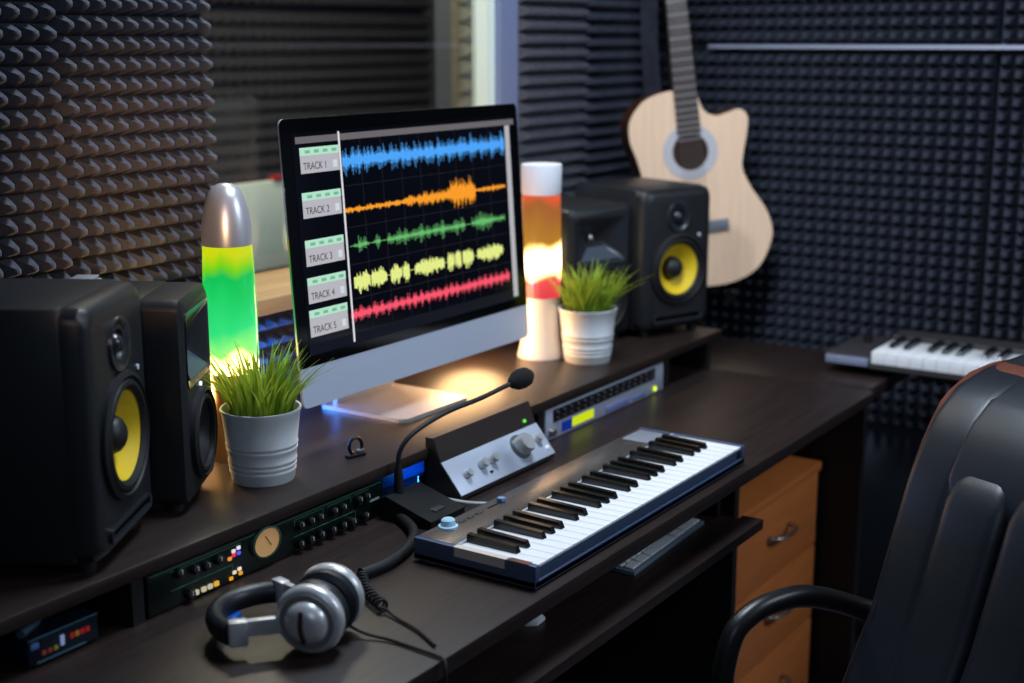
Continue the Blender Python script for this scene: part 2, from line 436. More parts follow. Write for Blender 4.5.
chin = M().prism(
                 [(-HW, CH), (-HW, .012)]+[(-HW+.012-.012*math.cos(R(a)), .012-.012*math.sin(R(a))) for a in (22, 45, 68, 90)] +
                 [(HW-.012+.012*math.sin(R(a)), .012-.012*math.cos(R(a))) for a in (0, 22, 45, 68)]+[(HW, .012), (HW, CH)], 0, .0015, 0, SCR)
chin.build('chin', mat('chin_alu', (196, 204, 222), .42, .3), C_)
gl_poly = [(-HW, CH), (HW, CH), (HW, HT-.012)]+[(HW-.012+.012*math.cos(R(a)), HT-.012+.012*math.sin(R(a))) for a in (22, 45, 68, 90)] + \
          [(-HW+.012-.012*math.sin(R(a)), HT-.012+.012*math.cos(R(a))) for a in (0, 22, 45, 68)]+[(-HW, HT-.012)]
scr = M().prism(gl_poly, -.0005, .0015, 0, SCR).build('screen', m_screen, C_)
def flat(name, rects, m, y=-.0012, th=.0004, parent=scr):
    q = M()
    for (x0, x1, z0, z1) in rects: q.box(x0, x1, y-th, y, z0, z1, 0, SCR)
    return q.build(name, m, parent)
flat('display', [(-.318, .322, .086, .452)], m_disp, -.0006)
flat('toolbar', [(-.311, .328, .435, .446)], emat('ui_grey', (104, 100, 104)), -.0010)
flat('scroll_bar', [(.296, .312, .091, .434)], emat('ui_pale', (178, 178, 182)), -.0010)
m_grid = emat('ui_grid', (34, 34, 44)); m_row = emat('ui_row', (10, 14, 26))
flat('row_line', [(-.20, .295, z, z+.0008) for z in (.357, .286, .222, .163, .105)]+[(x, x+.0006, .09, .434) for x in (-.15, -.095, -.04, .015, .07, .125, .18, .235)], m_grid, -.0010)
flat('lower_row', [(-.318, .322, .086, .104)], m_row, -.0010, .0002)
m_lab = emat('ui_label', (182, 180, 188)); m_mint = emat('ui_mint', (178, 226, 200)); m_dot = emat('ui_dot', (205, 215, 222))
m_mintd = emat('ui_mint_dark', (120, 178, 150))
for i, (x0, z1, z0) in enumerate(((-.303, .428, .386), (-.306, .355, .313), (-.308, .277, .234), (-.310, .215, .172), (-.312, .161, .116))):
    x1 = x0+.096
    lb = flat('track_label', [(x0, x1, z0, z1)], m_lab, -.0010)
    lb['label'] = 'grey track label reading TRACK %d' % (i+1)
    q = M(); q.box(x0, x1, -.0018, -.0014, z1-.013, z1, 0, SCR)
    for k in range(4): q.box(x0+.012+.022*k, x0+.024+.022*k, -.0021, -.0018, z1-.0095, z1-.0045, 1, SCR)
    q.box(x1-.016, x1-.006, -.0018, -.0014, z0+.006, z0+.018, 2, SCR)
    q.build('button_strip', [m_mint, m_mintd, m_dot], scr)
    fc = bpy.data.curves.new('track_text', 'FONT'); fc.body = 'TRACK %d' % (i+1); fc.size = .017; fc.extrude = .0001
    fc.materials.append(m_txt)
    ft = bpy.data.objects.new('text_source', fc); COL.objects.link(ft); bpy.context.view_layer.update()
    tm = bpy.data.meshes.new_from_object(ft.evaluated_get(bpy.context.evaluated_depsgraph_get())); tm.name = 'track_text'
    bpy.data.objects.remove(ft, do_unlink=True)
    fo = bpy.data.objects.new('track_text', tm); COL.objects.link(fo); fo.parent = scr
    fo.matrix_local = SCR @ T(x0+.006, -.0016, z0+.006, rx=PI/2) @ Matrix.Diagonal((.86, 1, 1, 1))
flat('playhead', [(-.206, -.202, .090, .450)], emat('ui_white', (225, 225, 230)), -.0014)
# waveforms: vertical bars of an envelope
def wave(name, x0, x1, zc, amp, rgb, core, n, env, seed, label):
    rnd = random.Random(seed); q = M(); dx = (x1-x0)/n
    for i in range(n):
        t = i/n; e = env(t, i)*amp
        if e <= 0: continue
        a = e*(.45+.55*rnd.random()); b = e*(.45+.55*rnd.random())
        xa, xb = x0+i*dx, x0+(i+.92)*dx
        q.quad((xa, -.0014, zc-b), (xb, -.0014, zc-b), (xb, -.0014, zc+a), (xa, -.0014, zc+a), 0, SCR)
        k = core*(.8+.4*rnd.random())
        q.quad((xa, -.0018, zc-b*k), (xb, -.0018, zc-b*k), (xb, -.0018, zc+a*k), (xa, -.0018, zc+a*k), 1, SCR)
    dk = tuple(int(c*.62) for c in rgb); 
    o = q.build(name, [emat(name+'_edge', dk), emat(name+'_core', rgb, 1.0)], scr)
    o['label'] = label
wave('waveform', -.200, .291, .399, .030, (78, 168, 255), .52, 190, lambda t, i: .72+.28*math.sin(i*.7)*math.sin(i*.23), 3, 'blue sound waveform')
def env2(t, i):
    if t < .35: return .10+.10*abs(math.sin(i*.35))
    if t < .41: return .38-.2*abs(t-.37)/.04
    if t < .62: return .28+.16*abs(math.sin(i*.5))
    if t < .785: return .65+.35*abs(math.sin(i*.38))
    return .10+.14*max(0, math.sin((t-.80)*15))*abs(math.sin(i*.6))
wave('waveform', -.203, .287, .316, .034, (255, 160, 40), .72, 170, env2, 5, 'orange sound waveform')
def env3(t, i):
    if .17 < t < .21 or .10 < t < .13 or .71 < t < .76 or t < .02: return .06
    if t < .17 and not (.04 < t < .09 or .145 < t): return .2
    if t > .76: return .35+.6*max(0, math.sin((t-.77)*21))**1
    return .35+.5*abs(math.sin(t*26))*abs(math.cos(i*.45))
wave('waveform', -.196, .279, .254, .023, (104, 190, 110), .35, 150, env3, 9, 'green sound waveform')
def env4(t, i):
    for a, b in ((.0, .09), (.095, .19), (.215, .285), (.29, .33), (.37, .56), (.585, .635), (.64, .68), (.69, .77), (.80, .985)):
        if a <= t < b:
            u = (t-a)/(b-a)
            return (.55+.4*math.sin(u*PI))*(1.0 if b-a < .12 else (1.05-.6*u if a in (.095,) else .85))
    return .03
wave('waveform', -.193, .270, .191, .023, (232, 242, 140), .9, 170, env4, 11, 'pale yellow sound waveform')
wave('waveform', -.208, .284, .136, .017, (255, 86, 110), .55, 165, lambda t, i: .35+.65*abs(math.sin(t*PI*26)), 13, 'red sound waveform')

# ------------------------------------------------------------------ speakers
def wedge_cab(w, d, h, r, seg=3):
    return M().rbox(-w/2, w/2, 0, d, 0, h, r, seg)
def yellow_speaker(w, d, h, label, loc, rz):
    s = thing('studio_speaker', label, 'speaker', loc, rz, 'loudspeakers on the raised shelf')
    body = M().rbox(-w/2, w/2, .032, d, 0, h, .006, 2)
    cab = M()
    # front baffle: tapered towards the face like a moulded front
    n = lambda k, dz: rrect(-w/2+k, w/2-k, dz, h-dz, .022)
    cab.loft([[(x, .034, z) for x, z in n(0, 0)], [(x, .012, z) for x, z in n(.001, .001)], [(x, .003, z) for x, z in n(.008, .007)], [(x, 0, z) for x, z in n(.018, .016)]])
    zc = h*.43
    o1 = cab.build('front_baffle', m_cab, s); body.build('cabinet', m_cab, s)
    cut(o1, [lambda q: q.lathe([(.29*w, -.0285), (.29*w, .02)], 48, 0, F(0, 0, zc)), lambda q: q.lathe([(.075*w, -.010), (.10*w, .004), (.10*w, .02)], 40, 0, F(0, 0, h*.80)),
             lambda q: q.box(-w*.32, w*.32, -.02, .018, h*.072, h*.098)])
    sur = M().lathe([(.392*w, 0), (.392*w, .006), (.36*w, .009), (.345*w, .004), (.33*w, .008), (.305*w, .009), (.275*w, .003)], 48, 0, F(0, .0, zc), cap0=False, cap1=False)
    sur.build('woofer_surround', m_rubber, s)
    M().lathe([(.278*w, .002), (.22*w, -.010), (.11*w, -.028)], 48, 0, F(0, 0, zc), cap0=False, cap1=True).build('woofer_cone', m_yellow, s)
    M().lathe([(.125*w, -.026), (.122*w, -.015), (.10*w, -.005), (.06*w, .001), (.01*w, .0025)], 32, 0, F(0, 0, zc), cap0=False).build('dust_cap', m_cone_b, s)
    zt = h*.80
    q = M().lathe([(.17*w, .0), (.165*w, .004), (.15*w, .004), (.098*w, -.002), (.076*w, -.0095)], 40, 0, F(0, 0, zt), cap0=False, cap1=True)
    q.build('tweeter_waveguide', m_wg, s)
    M().lathe([(.07*w, -.0095), (.064*w, -.002), (.04*w, .004), (.01*w, .006)], 28, 0, F(0, 0, zt), cap0=False).build('tweeter_dome', m_wg, s)
    q = M(); a = rrect(-w*.36, w*.36, h*.055, h*.115, .007); b = rrect(-w*.33, w*.33, h*.068, h*.102, .005)
    q.loft([[(x, .0, z) for x, z in a], [(x, -.006, z) for x, z in a], [(x, -.005, z) for x, z in b], [(x, .016, z) for x, z in b]], caps=False)
    q.build('bass_port', m_wg, s)
    M().lathe([(.004, 0), (.004, .002)], 12, 0, F(w*.30, 0, h*.66)).build('power_light', mat('led_white', (200, 205, 215), .3), s)
    for sx in (-1, 1):
        for sy in (.03, d-.03):
            M().cyl(.012, -.015, 0, 16, 0, T(sx*(w/2-.03), sy, 0)).build('foot', m_rubber, s)
    return s
def horn_speaker(w, d, h, label, loc, rz):
    s = thing('studio_speaker', label, 'speaker', loc, rz, 'loudspeakers on the raised shelf')
    M().rbox(-w/2, w/2, .058, d, 0, h, .006, 2).build('cabinet', m_cab, s)
    cab = M()
    n = lambda k: rrect(-w/2+k, w/2-k, k*.8, h-k*.8, .016)
    cab.loft([[(x, .06, z) for x, z in n(0)], [(x, .02, z) for x, z in n(0)], [(x, .006, z) for x, z in n(.002)], [(x, 0, z) for x, z in n(.012)]])
    o1 = cab.build('front_baffle', m_cab, s); zc = h*.29
    a = rrect(-w*.40, w*.40, h*.56, h*.93, .012)
    cut(o1, [lambda q: q.prism(a, -.02, .042), lambda q: q.lathe([(.285*w, -.03), (.285*w, .02)], 48, 0, F(0, 0, zc))])
    # square horn waveguide with a highlight painted on its lower slope
    q = M(); a = rrect(-w*.40, w*.40, h*.56, h*.93, .012); b = rrect(-w*.36, w*.36, h*.585, h*.905, .012); c = rrect(-w*.14, w*.14, h*.70, h*.79, .010); e = rrect(-w*.05, w*.05, h*.725, h*.765, .008)
    q.loft([[(x, .004, z) for x, z in a], [(x, -.002, z) for x, z in a], [(x, .0, z) for x, z in b], [(x, .024, z) for x, z in c], [(x, .038, z) for x, z in e]], caps=False)
    q.quad(*[(x, .037, z) for x, z in ((-w*.06, h*.71), (w*.06, h*.71), (w*.06, h*.78), (-w*.06, h*.78))])
    q.build('horn_waveguide', m_wg, s)
    M().lathe([(.045*w, 0), (.04*w, .004), (.01*w, .007)], 20, 0, F(0, .036, h*.745), cap0=False).build('tweeter', m_steel, s)
    q = M(); q.add([(-w*.31, -.0015, h*.596), (w*.31, -.0015, h*.596), (w*.12, .019, h*.69), (-w*.12, .019, h*.69), (-w*.31, .004, h*.59), (w*.31, .004, h*.59)], [(0, 1, 2, 3), (4, 5, 1, 0)])
    q.build('horn_highlight', mat('highlight_grey', (70, 76, 88), .25, .1, .6), s)
    M().lathe([(.40*w, 0), (.40*w, .007), (.37*w, .010), (.35*w, .004), (.33*w, .009), (.30*w, .009), (.285*w, .003)], 48, 0, F(0, 0, zc), cap0=False, cap1=False).build('woofer_surround', m_rubber, s)
    M().lathe([(.284*w, .002), (.20*w, -.010), (.11*w, -.024), (.10*w, -.018), (.05*w, -.012), (.01*w, -.010)], 40, 0, F(0, 0, zc), cap0=False).build('woofer_cone', m_cone_b, s)
    M().lathe([(.0035, 0), (.0035, .003)], 12, 0, F(w*.02, 0, h*.535)).build('power_light', emat('led_cool', (235, 240, 255), 1.2), s)
    for sx in (-1, 1):
        for sy in (.03, d-.03):
            M().cyl(.012, -.015, 0, 16, 0, T(sx*(w/2-.03), sy, 0)).build('foot', m_rubber, s)
    return s
def corner(frx, fry, w, deg):   # origin = middle of the front edge from the front-right corner
    a = R(deg); return (frx-math.cos(a)*w/2, fry-math.sin(a)*w/2)
x, y = corner(1.264, 1.446, .220, 30)
yellow_speaker(.220, .27, .334, 'big black studio speaker with a yellow cone at the near end of the shelf', (x, y, SZ+.015), R(30))
x, y = corner(1.443, 1.507, .170, 33)
horn_speaker(.170, .23, .300, 'black horn speaker squeezed between the near yellow cone speaker and the green lamp', (x, y, SZ+.015), R(33))
x, y = corner(2.903, 1.362, .216, -20)
yellow_speaker(.213, .25, .325, 'black studio speaker with a yellow cone standing in front of the guitar', (x, y, SZ+.015), R(-20))
x, y = corner(2.712, 1.470, .195, -17)
horn_speaker(.20, .24, .295, 'black horn speaker behind the potted grass beside the red lava lamp', (x, y, SZ+.015), R(-17))

# small lit gadget on top of the horn speaker at the near end
t = thing('metal_box', 'small shiny metal box lying on top of the near horn speaker', 'box', (1.275, 1.585, SZ+.015+.300), R(33))
M().rbox(-.03, .03, -.02, .02, 0, .016, .003).build('body', m_alu, t)
M().rbox(-.026, .026, -.016, .016, .018, .021, .001).build('lid', m_alu_b, t)

# ------------------------------------------------------------------ lava lamps
L1 = thing('lava_lamp', 'rocket shaped lava lamp glowing green with a pointed silver cap', 'lava lamp', (1.557, 1.578, SZ), 0, 'lava lamps on the shelf')
M().lathe([(.049, 0), (.049, .004), (.042, .05), (.036, .10), (.0365, .125), (.042, .143)], 40).build('base', m_gold, L1)
lv1 = lava_mat('green_lava', [(0, (255, 215, 120), 9), (.10, (255, 235, 130), 6), (.20, (150, 245, 120), 1.15), (.36, (50, 236, 130), .92), (.72, (0, 214, 92), .80), (.80, (120, 226, 20), .85), (.93, (214, 226, 0), .9)], 2.2)
M().lathe([(.042, .143), (.0434, .18), (.0432, .24), (.0410, .31), (.0392, .352)], 40).build('liquid_globe', lv1, L1)
prof = [(.0400, .350), (.0402, .358), (.0392, .38), (.0355, .405), (.0295, .426), (.0215, .440), (.012, .4465), (.002, .448)]
M().lathe(prof, 40).build('cap', m_alu_b, L1)
L2 = thing('lava_lamp', 'lava lamp with red and white glowing liquid and a flat white cap', 'lava lamp', (2.444, 1.545, SZ), 0, 'lava lamps on the shelf')
M().lathe([(.050, 0), (.050, .006), (.048, .012), (.0415, .05), (.0385, .09), (.040, .118), (.042, .132)], 40).build('base', m_cream, L2)
lv2 = lava_mat('red_lava', [(0, (240, 60, 70), .9), (.17, (245, 80, 80), 1.0), (.24, (255, 190, 110), 6), (.34, (255, 235, 190), 9), (.46, (255, 225, 160), 5), (.56, (205, 140, 30), .75), (.86, (190, 110, 40), .7), (.95, (240, 90, 40), .9)], 1.6)
M().lathe([(.042, .132), (.043, .18), (.0425, .28), (.041, .345), (.0405, .352)], 40).build('liquid_globe', lv2, L2)
M().lathe([(.0412, .351), (.0425, .356), (.0435, .41), (.0425, .414), (.002, .415)], 40).build('cap', m_lcap, L2)

# ------------------------------------------------------------------ potted grass
def potted(label, loc, seed, hgt=.115, spread=.075, lean=(0, 0)):
    t = thing('potted_grass', label, 'potted plant', loc, 0, 'white pots of grass on the shelf')
    k = hgt/.115
    prof = [(.0475, 0), (.049, .003)]
    for z in (.018, .026, .034, .052, .060):
        r = .049+.0115*z/.115
        prof += [(r, z-.003), (r+.0010, z-.0012), (r+.0010, z+.0012), (r, z+.003)]
    prof += [(.0605, .108), (.0625, .112), (.0625, .1155), (.0595, .1155), (.058, .108), (.056, .095)]
    M().lathe([(r, z*k) for r, z in prof], 48, cap1=False).build('pot', m_white, t)
    M().lathe([(.0565, .094*k), (.0575, .100*k)], 32).build('soil', m_soil, t)
    rnd = random.Random(seed); q = M()
    for i in range(180):
        a = rnd.random()*2*PI; rr = .050*math.sqrt(rnd.random())
        b = a+rnd.uniform(-.6, .6); L = rnd.uniform(.075, .125)*(1.0-.25*(rr/.05)**2*rnd.random())
        out = (.12+.75*rr/.05*rnd.random()+.15*rnd.random())*L
        x0, y0 = rr*math.cos(a), rr*math.sin(a)
        tx, ty = math.cos(b), math.sin(b); wd = rnd.uniform(.0022, .0042); sx, sy = -ty, tx
        vs = []; n = 5
        for j in range(n+1):
            u = j/n; oo = out*u**1.9; zz = .099*k+L*(u-.18*u*u*out/L)
            ww = wd*(1-u**1.6)+.0002
            px, py = x0+tx*oo+lean[0]*u*u, y0+ty*oo+lean[1]*u*u
            vs += [(px-sx*ww, py-sy*ww, zz), (px+tx*ww*.5, py+ty*ww*.5, zz-.0004), (px+sx*ww, py+sy*ww, zz)]
        fs = []
        for j in range(n):
            for c in (0, 1): fs.append((j*3+c, j*3+c+1, j*3+c+4, j*3+c+3))
        q.add(vs, fs)
    q.build('grass_tuft', m_grass, t, ang=80)
    return t
potted('white pot of green grass in front of the green lava lamp', (1.489, 1.453, SZ), 4, .115)
potted('white pot of green grass in front of the horn speaker and the red lava lamp', (2.463, 1.439, SZ), 8, .115)

# ------------------------------------------------------------------ piano keyboards
def keys(parent, n_oct, x0, y0, y1, z0, zt, kw, blen, last=True, kt=.018):
    n = n_oct*7+(1 if last else 0)
    for i in range(n):
        q = M().rbox(x0+i*kw+.0003, x0+(i+1)*kw-.0003, y0, y1, zt-kt, zt, .0008, 2)
        q.build('white_key', m_wkey, parent)
    for o_ in range(n_oct):
        for k in (1, 2, 4, 5, 6):
            off = {1: -.06, 2: .06, 4: -.09, 5: 0, 6: .09}[k]*kw
            xc = x0+(o_*7+k)*kw+off; hw = kw*.27
            q = M(); b0 = y1-blen
            A = [(xc-hw, b0, zt), (xc+hw, b0, zt), (xc+hw, y1, zt), (xc-hw, y1, zt)]
            B = [(xc-hw*.72, b0+.008, zt+.010), (xc+hw*.72, b0+.008, zt+.010), (xc+hw*.72, y1, zt+.0125), (xc-hw*.72, y1, zt+.0125)]
            A = [(a, b, c-.01) for a, b, c in A]
            q.add(A+B, [(3, 2, 1, 0), (4, 5, 6, 7), (0, 1, 5, 4), (1, 2, 6, 5), (2, 3, 7, 6), (3, 0, 4, 7)])
            q.build('black_key', m_bkey, parent)
K = thing('midi_keyboard', 'grey blue midi keyboard with four octaves of keys on the desk', 'keyboard', (1.513, .963, .75))
kl, kd, kh = .705, .214, .037
c = M()
c.box(0, kl, 0, kd, .004, .012)                                   # floor of the case
c.rbox(0, kl, 0, .006, .004, .014, .001)                          # front lip
c.rbox(0, .0105, 0, kd, .004, kh, .0015); c.rbox(kl-.0105, kl, 0, kd, .004, kh, .0015)
c.box(.0105, kl-.0105, .142, kd, .012, kh-.002); c.box(.0105, kl-.0105, .010, .142, .012, .028)
c.build('case', m_kcase, K)
M().rbox(.0108, kl-.0108, .143, kd-.001, kh-.003, kh, .001).build('control_panel', m_ktop, K)
M().box(.0112, kl-.0112, .1385, .1425, .03, kh+.0015).build('key_strip', m_strip, K)
keys(K, 4, .0115, .003, .138, .012, kh-.001, (kl-.023)/29, .092, kt=.0045)
for x in (.03, kl-.03):
    for yy in (.03, .18): M().cyl(.008, 0, .004, 12, 0, T(x, yy, 0)).build('foot', m_rubber, K)
M().lathe([(.015, 0), (.015, .003), (.0115, .004), (.0105, .012), (.008, .014)], 28, 0, T(.062, .196, kh)).build('dial', m_clear, K)
M().box(.165, .208, .192, .196, kh, kh+.0006).build('slider_slot', m_blackm, K)
M().rbox(.196, .208, .188, .200, kh+.0006, kh+.008, .002).build('slider_knob', mat('slider_blue', (110, 140, 180), .3), K)
for i in range(3): M().rbox(.088+.022*i, .102+.022*i, .190, .196, kh, kh+.0015, .0006).build('button', m_dgrey, K)
M().rbox(.615, .685, .150, .205, kh, kh+.0012, .0008).build('badge_plate', mat('plate_grey', (140, 146, 158), .4, .3), K)
q = M().box(.0, .0115, .050, .142, kh, kh+.0006)
q.box(-.0008, .0, .052, .140, kh-.014, kh+.0006); q.build('paper_label', m_label, K)
M().box(0, .0115, .012, .048, kh, kh+.0006).build('brown_label', m_brown, K)

S2 = thing('synthesizer', 'second keyboard on a stand by the end wall, partly hidden by the chair', 'keyboard', (3.005, 1.113, .766), -PI/2)
c = M(); sl, sd, sh = 1.0, .235, .034
c.rbox(0, .108, 0, sd, 0, .026, .003)
c.box(.108, sl, 0, sd, 0, .012); c.rbox(.108, sl, .150, sd, 0, .052, .004); c.rbox(sl-.012, sl, 0, sd, 0, sh+.01, .003)
c.build('case', m_dgrey, S2)
M().rbox(.003, .104, -.003, .0, .003, .022, .001).build('front_strip', mat('synth_strip', (140, 148, 178), .4, .3), S2)
keys(S2, 4, .110, .002, .150, 0, sh+.006, .0298, .095, kt=.030)
M().cyl(.010, .026, .046, 16, 0, T(.05, .15, 0)).build('joystick', m_blackp, S2)
ST = thing('keyboard_stand', 'black folding stand carrying the second keyboard by the end wall', 'stand', (3.16, .55, 0))
q = M()
q.box(-.09, -.06, -.40, .36, .738, .766); q.box(.07, .10, -.40, .36, .738, .766); q.build('rail', m_blackp, ST)
for yy in (-.2, .12):
    M().tube([(-.14, yy, .02), (.09, yy, .75)], .014, 10).build('leg', m_blackp, ST)
    M().tube([(.15, yy+.03, .02), (-.08, yy+.03, .75)], .014, 10).build('leg', m_blackp, ST)
q = M()
q.tube([(-.14, -.30, .014), (-.14, .25, .014)], .014, 10); q.build('foot', m_rubber, ST)
q = M(); q.tube([(.15, -.30, .014), (.15, .25, .014)], .014, 10); q.build('foot', m_rubber, ST)

TB = thing('side_table', 'dark brown table between the desk end and the end wall', 'table', (2.875, .965, 0))
M().rbox(0, .345, 0, .82, .715, .745, .002).build('table_top', m_desk, TB)
for x in (.015, .305):
    for yy in (.24, .78): M().box(x, x+.03, yy, yy+.03, 0, .715).build('leg', m_deskblack, TB)

# ------------------------------------------------------------------ rack gear in the desk
RG = thing('rack_preamp', 'dark green rack unit with a round meter and many black knobs', 'audio unit', (1.15, 1.342, .75))
rw, rh = .496, .060
q = M(); q.rbox(0, rw, 0, .004, 0.002, rh, .001); q.build('face_plate', m_rackg, RG)
M().box(.02, rw-.02, .004, .22, .004, rh-.002).build('chassis', m_blackm, RG)
q = M()
def gl(x0, x1, z): q.box(x0, x1, -.0006, 0, z, z+.0012)
def gv(x, z0, z1): q.box(x, x+.0012, -.0006, 0, z0, z1)
gl(.005, .49, .0565); gl(.04, .172, .0525); gv(.172, .046, .0537); gl(.04, .155, .0255); gv(.155, .010, .0267)
gl(.285, .350, .0525); gv(.285, .044, .0537); gv(.350, .046, .0537); gl(.360, .415, .0525); gv(.415, .044, .0537); gl(.425, .46, .0525)
gl(.285, .425, .0265); gv(.425, .010, .0277)
q.build('printed_lines', m_gline, RG)
vm = M().lathe([(.030, 0), (.030, .006), (.0265, .007), (.0265, .004)], 40, 0, F(.222, 0, .040) @ Matrix.Diagonal((1, .80, 1, 1)), cap0=False, cap1=False).build('meter_bezel', mat('bezel_green', (70, 96, 84), .25, .5), RG)
M().lathe([(.027, .0035), (.027, .0045)], 36, 0, F(.222, 0, .040) @ Matrix.Diagonal((1, .80, 1, 1))).build('meter_face', m_vu, vm)
M().box(-.0006, .0006, -.0055, -.005, -.008, .012, 0, T(.226, 0, .040, ry=R(-35))).build('needle', m_blackp, vm)
kp = [(.053, .049), (.082, .044), (.103, .042), (.126, .044)] + [(.295, .043), (.318, .043), (.338, .043), (.371, .043), (.392, .043), (.431, .044), (.450, .044)]
kp += [(.293, .014), (.316, .014), (.339, .015), (.366, .014), (.391, .014), (.414, .013), (.445, .014), (.07, .012)]
for (x, z) in kp:
    kb = M().lathe([(.0075, 0), (.0070, .009), (.0055, .0105)], 16, 0, F(x, 0, z)).build('knob', m_blackp, RG)
    M().box(x-.0006, x+.0006, -.0112, -.0105, z, z+.0055).build('pointer', m_white, kb)
for i, x in enumerate((.072, .084, .098, .110, .122)):
    M().rbox(x-.004, x+.004, -.004, 0, .006, .013, .001).build('push_button', emat('btn_cream%d' % i, (214, 205, 170) if i < 4 else (250, 190, 60), .75), RG)
for (x, z, cc) in ((.150, .034, (240, 150, 70)), (.158, .037, (230, 50, 80)), (.158, .043, (235, 225, 215)), (.168, .045, (230, 230, 250)), (.168, .037, (90, 90, 255)), (.151, .004, (235, 160, 40)), (.158, .011, (235, 215, 190)), (.168, .013, (235, 225, 215)), (.170, .006, (240, 160, 40))):
    M().rbox(x-.0032, x+.0032, -.003, 0, z-.0026+.003, z+.0026+.003, .001).build('indicator', emat('ind_%d_%d' % (x*1000, z*1000), cc, .95), RG)
M().box(.462, .486, -.0006, 0, .030, .034).build('name_plate', mat('rack_nameplate', (150, 160, 150), .5), RG)

RS = thing('rack_synth', 'silver rack unit with a glowing yellow green display', 'audio unit', (2.136, 1.338, .75))
sw, sh2 = .486, .062
M().rbox(0, sw, 0, .005, .001, sh2, .001).build('face_plate', mat('rack_silver', (182, 188, 208), .42, .2), RS)
M().box(.02, sw-.02, .005, .22, .004, sh2-.002).build('chassis', m_blackm, RS)
q = M().box(.026, .446, -.0012, 0, .033, .058); q.build('grille_window', m_grille, RS)
for i in range(26):
    pass
for r_ in range(2):
    for i in range(16):
        x = .04+.026*i; z = .040+.011*r_
        M().lathe([(.0042, 0), (.0038, .004)], 10, 0, F(x, -.001, z)).build('knob', m_dgrey, RS)
M().box(.098, .180, -.0016, 0, .009, .0265).build('display', emat('lcd', (215, 235, 20), .85), RS)
M().box(.058, .096, -.0014, 0, .007, .0265).build('blue_window', mat('blue_window_mat', (16, 40, 130), .2, emit=(16, 40, 140), estr=.5), RS)
M().rbox(.232, .325, -.0022, 0, .004, .018, .001).build('button_strip', mat('mauve', (120, 126, 180), .4), RS)
M().rbox(.345, .40, -.0022, 0, .006, .014, .001).build('button_strip', mat('mauve2', (110, 118, 170), .4), RS)
M().lathe([(.0055, 0), (.0055, .002), (.003, .003)], 14, 0, F(.447, -.0, .011)).build('green_light', emat('led_green', (215, 240, 10), 1.6), RS)
M().lathe([(.008, 0), (.007, .010)], 16, 0, F(.018, 0, .016)).build('volume_knob', m_steel, RS)

AI = thing('audio_interface', 'small audio interface with red lights in the darkest bay of the desk', 'audio unit', (.962, 1.345, .75), 0)
M().rbox(0, .108, 0, .12, .004, .040, .003).build('case', mat('interface_blue', (18, 27, 42), .35, .4), AI)
for x in (.012, .096):
    for yy in (.015, .105): M().cyl(.006, 0, .004, 10, 0, T(x, yy, 0)).build('foot', m_rubber, AI)
M().box(.002, .106, -.001, 0, .038, .0395).build('trim_line', mat('teal_line', (70, 110, 130), .4), AI)
M().box(.012, .086, -.001, 0, .006, .0075).build('trim_line', MATS['teal_line'], AI)
for i, x in enumerate((.063, .071, .079, .087)):
    M().rbox(x, x+.006, -.0016, 0, .020, .027, .0008).build('meter_light', emat('mred%d' % i, (150, 30, 30) if i != 1 else (150, 90, 30), .55), AI)
for i, x in enumerate((.020, .029, .038)):
    M().rbox(x, x+.006, -.0016, 0, .014, .020, .0008).build('meter_light', emat('mam%d' % i, (110, 50, 34) if i < 2 else (110, 110, 40), .5), AI)
M().rbox(.048, .054, -.0016, 0, .016, .030, .0008).build('level_window', emat('mwhite', (150, 170, 220), .5), AI)
M().rbox(.004, .016, -.0016, 0, .026, .034, .0008).build('logo_plate', mat('plate_blue', (80, 110, 170), .4), AI)
t = thing('cable_plug', 'grey cable plug lying on the small interface in the dark bay', 'plug', (.99, 1.37, .79), R(25))
M().tube([(-.03, .0, .006), (.01, 0, .006)], .006, 10).build('plug_body', mat('plug_grey', (90, 110, 130), .4, .5), t)
M().tube([(.01, 0, .006), (.03, 0, .005)], .003, 8).build('plug_tip', m_steel, t)

# tilted monitor controller
MC = thing('monitor_controller', 'wedge shaped silver controller with one large volume knob, behind the midi keyboard', 'audio unit', (1.762, 1.270, .75))
cw = .296
prof = [(0, .004), (.072, .004), (.072, .102), (.058, .102), (.042, .061), (.0, .010)]   # (depth, height)
body = M(); n = len(prof)
vs = [(0, a, b) for a, b in prof]+[(cw, a, b) for a, b in prof]
body.add(vs, [tuple(range(n)), tuple(range(2*n-1, n-1, -1))]+[(i, (i+1) % n, (i+1) % n+n, i+n) for i in range(n)])
body.build('case', m_dgrey, MC)
ln = math.hypot(.042, .051)
SL = T(0, 0, .010, rx=-math.atan2(.042, .051))            # local z runs up the slope, -y out of it
SL2 = T(0, .042, .061, rx=-math.atan2(.016, .041))
M().rbox(.0, cw, -.003, 0, .0, ln, .001, 2, 0, SL).build('silver_face', m_silver, MC)
M().box(0.001, cw-.001, -.0015, 0, .001, .0435, 0, SL2).build('dark_face', mat('dark_bronze', (52, 44, 42), .35, .2), MC)
def skn(x, z, r, h, m=m_knob, name='knob'):
    return M().lathe([(r, 0), (r*.97, h*.85), (r*.85, h)], 28, 0, SL @ F(x, -.003, z)).build(name, m, MC)
skn(.040, ln*.44, .0075, .013); skn(.088, ln*.52, .0085, .015); skn(.120, ln*.54, .0085, .015); skn(.268, ln*.56, .008, .012)
M().lathe([(.024, 0), (.023, .004)], 32, 0, SL @ F(.212, -.003, ln*.55)).build('knob_skirt', mat('skirt', (110, 112, 112), .4, .5), MC)
skn(.212, ln*.55, .019, .024, name='volume_knob')
M().lathe([(.0028, 0), (.0024, .004)], 12, 0, SL @ F(.102, -.003, ln*.25)).build('switch', m_blackp, MC)
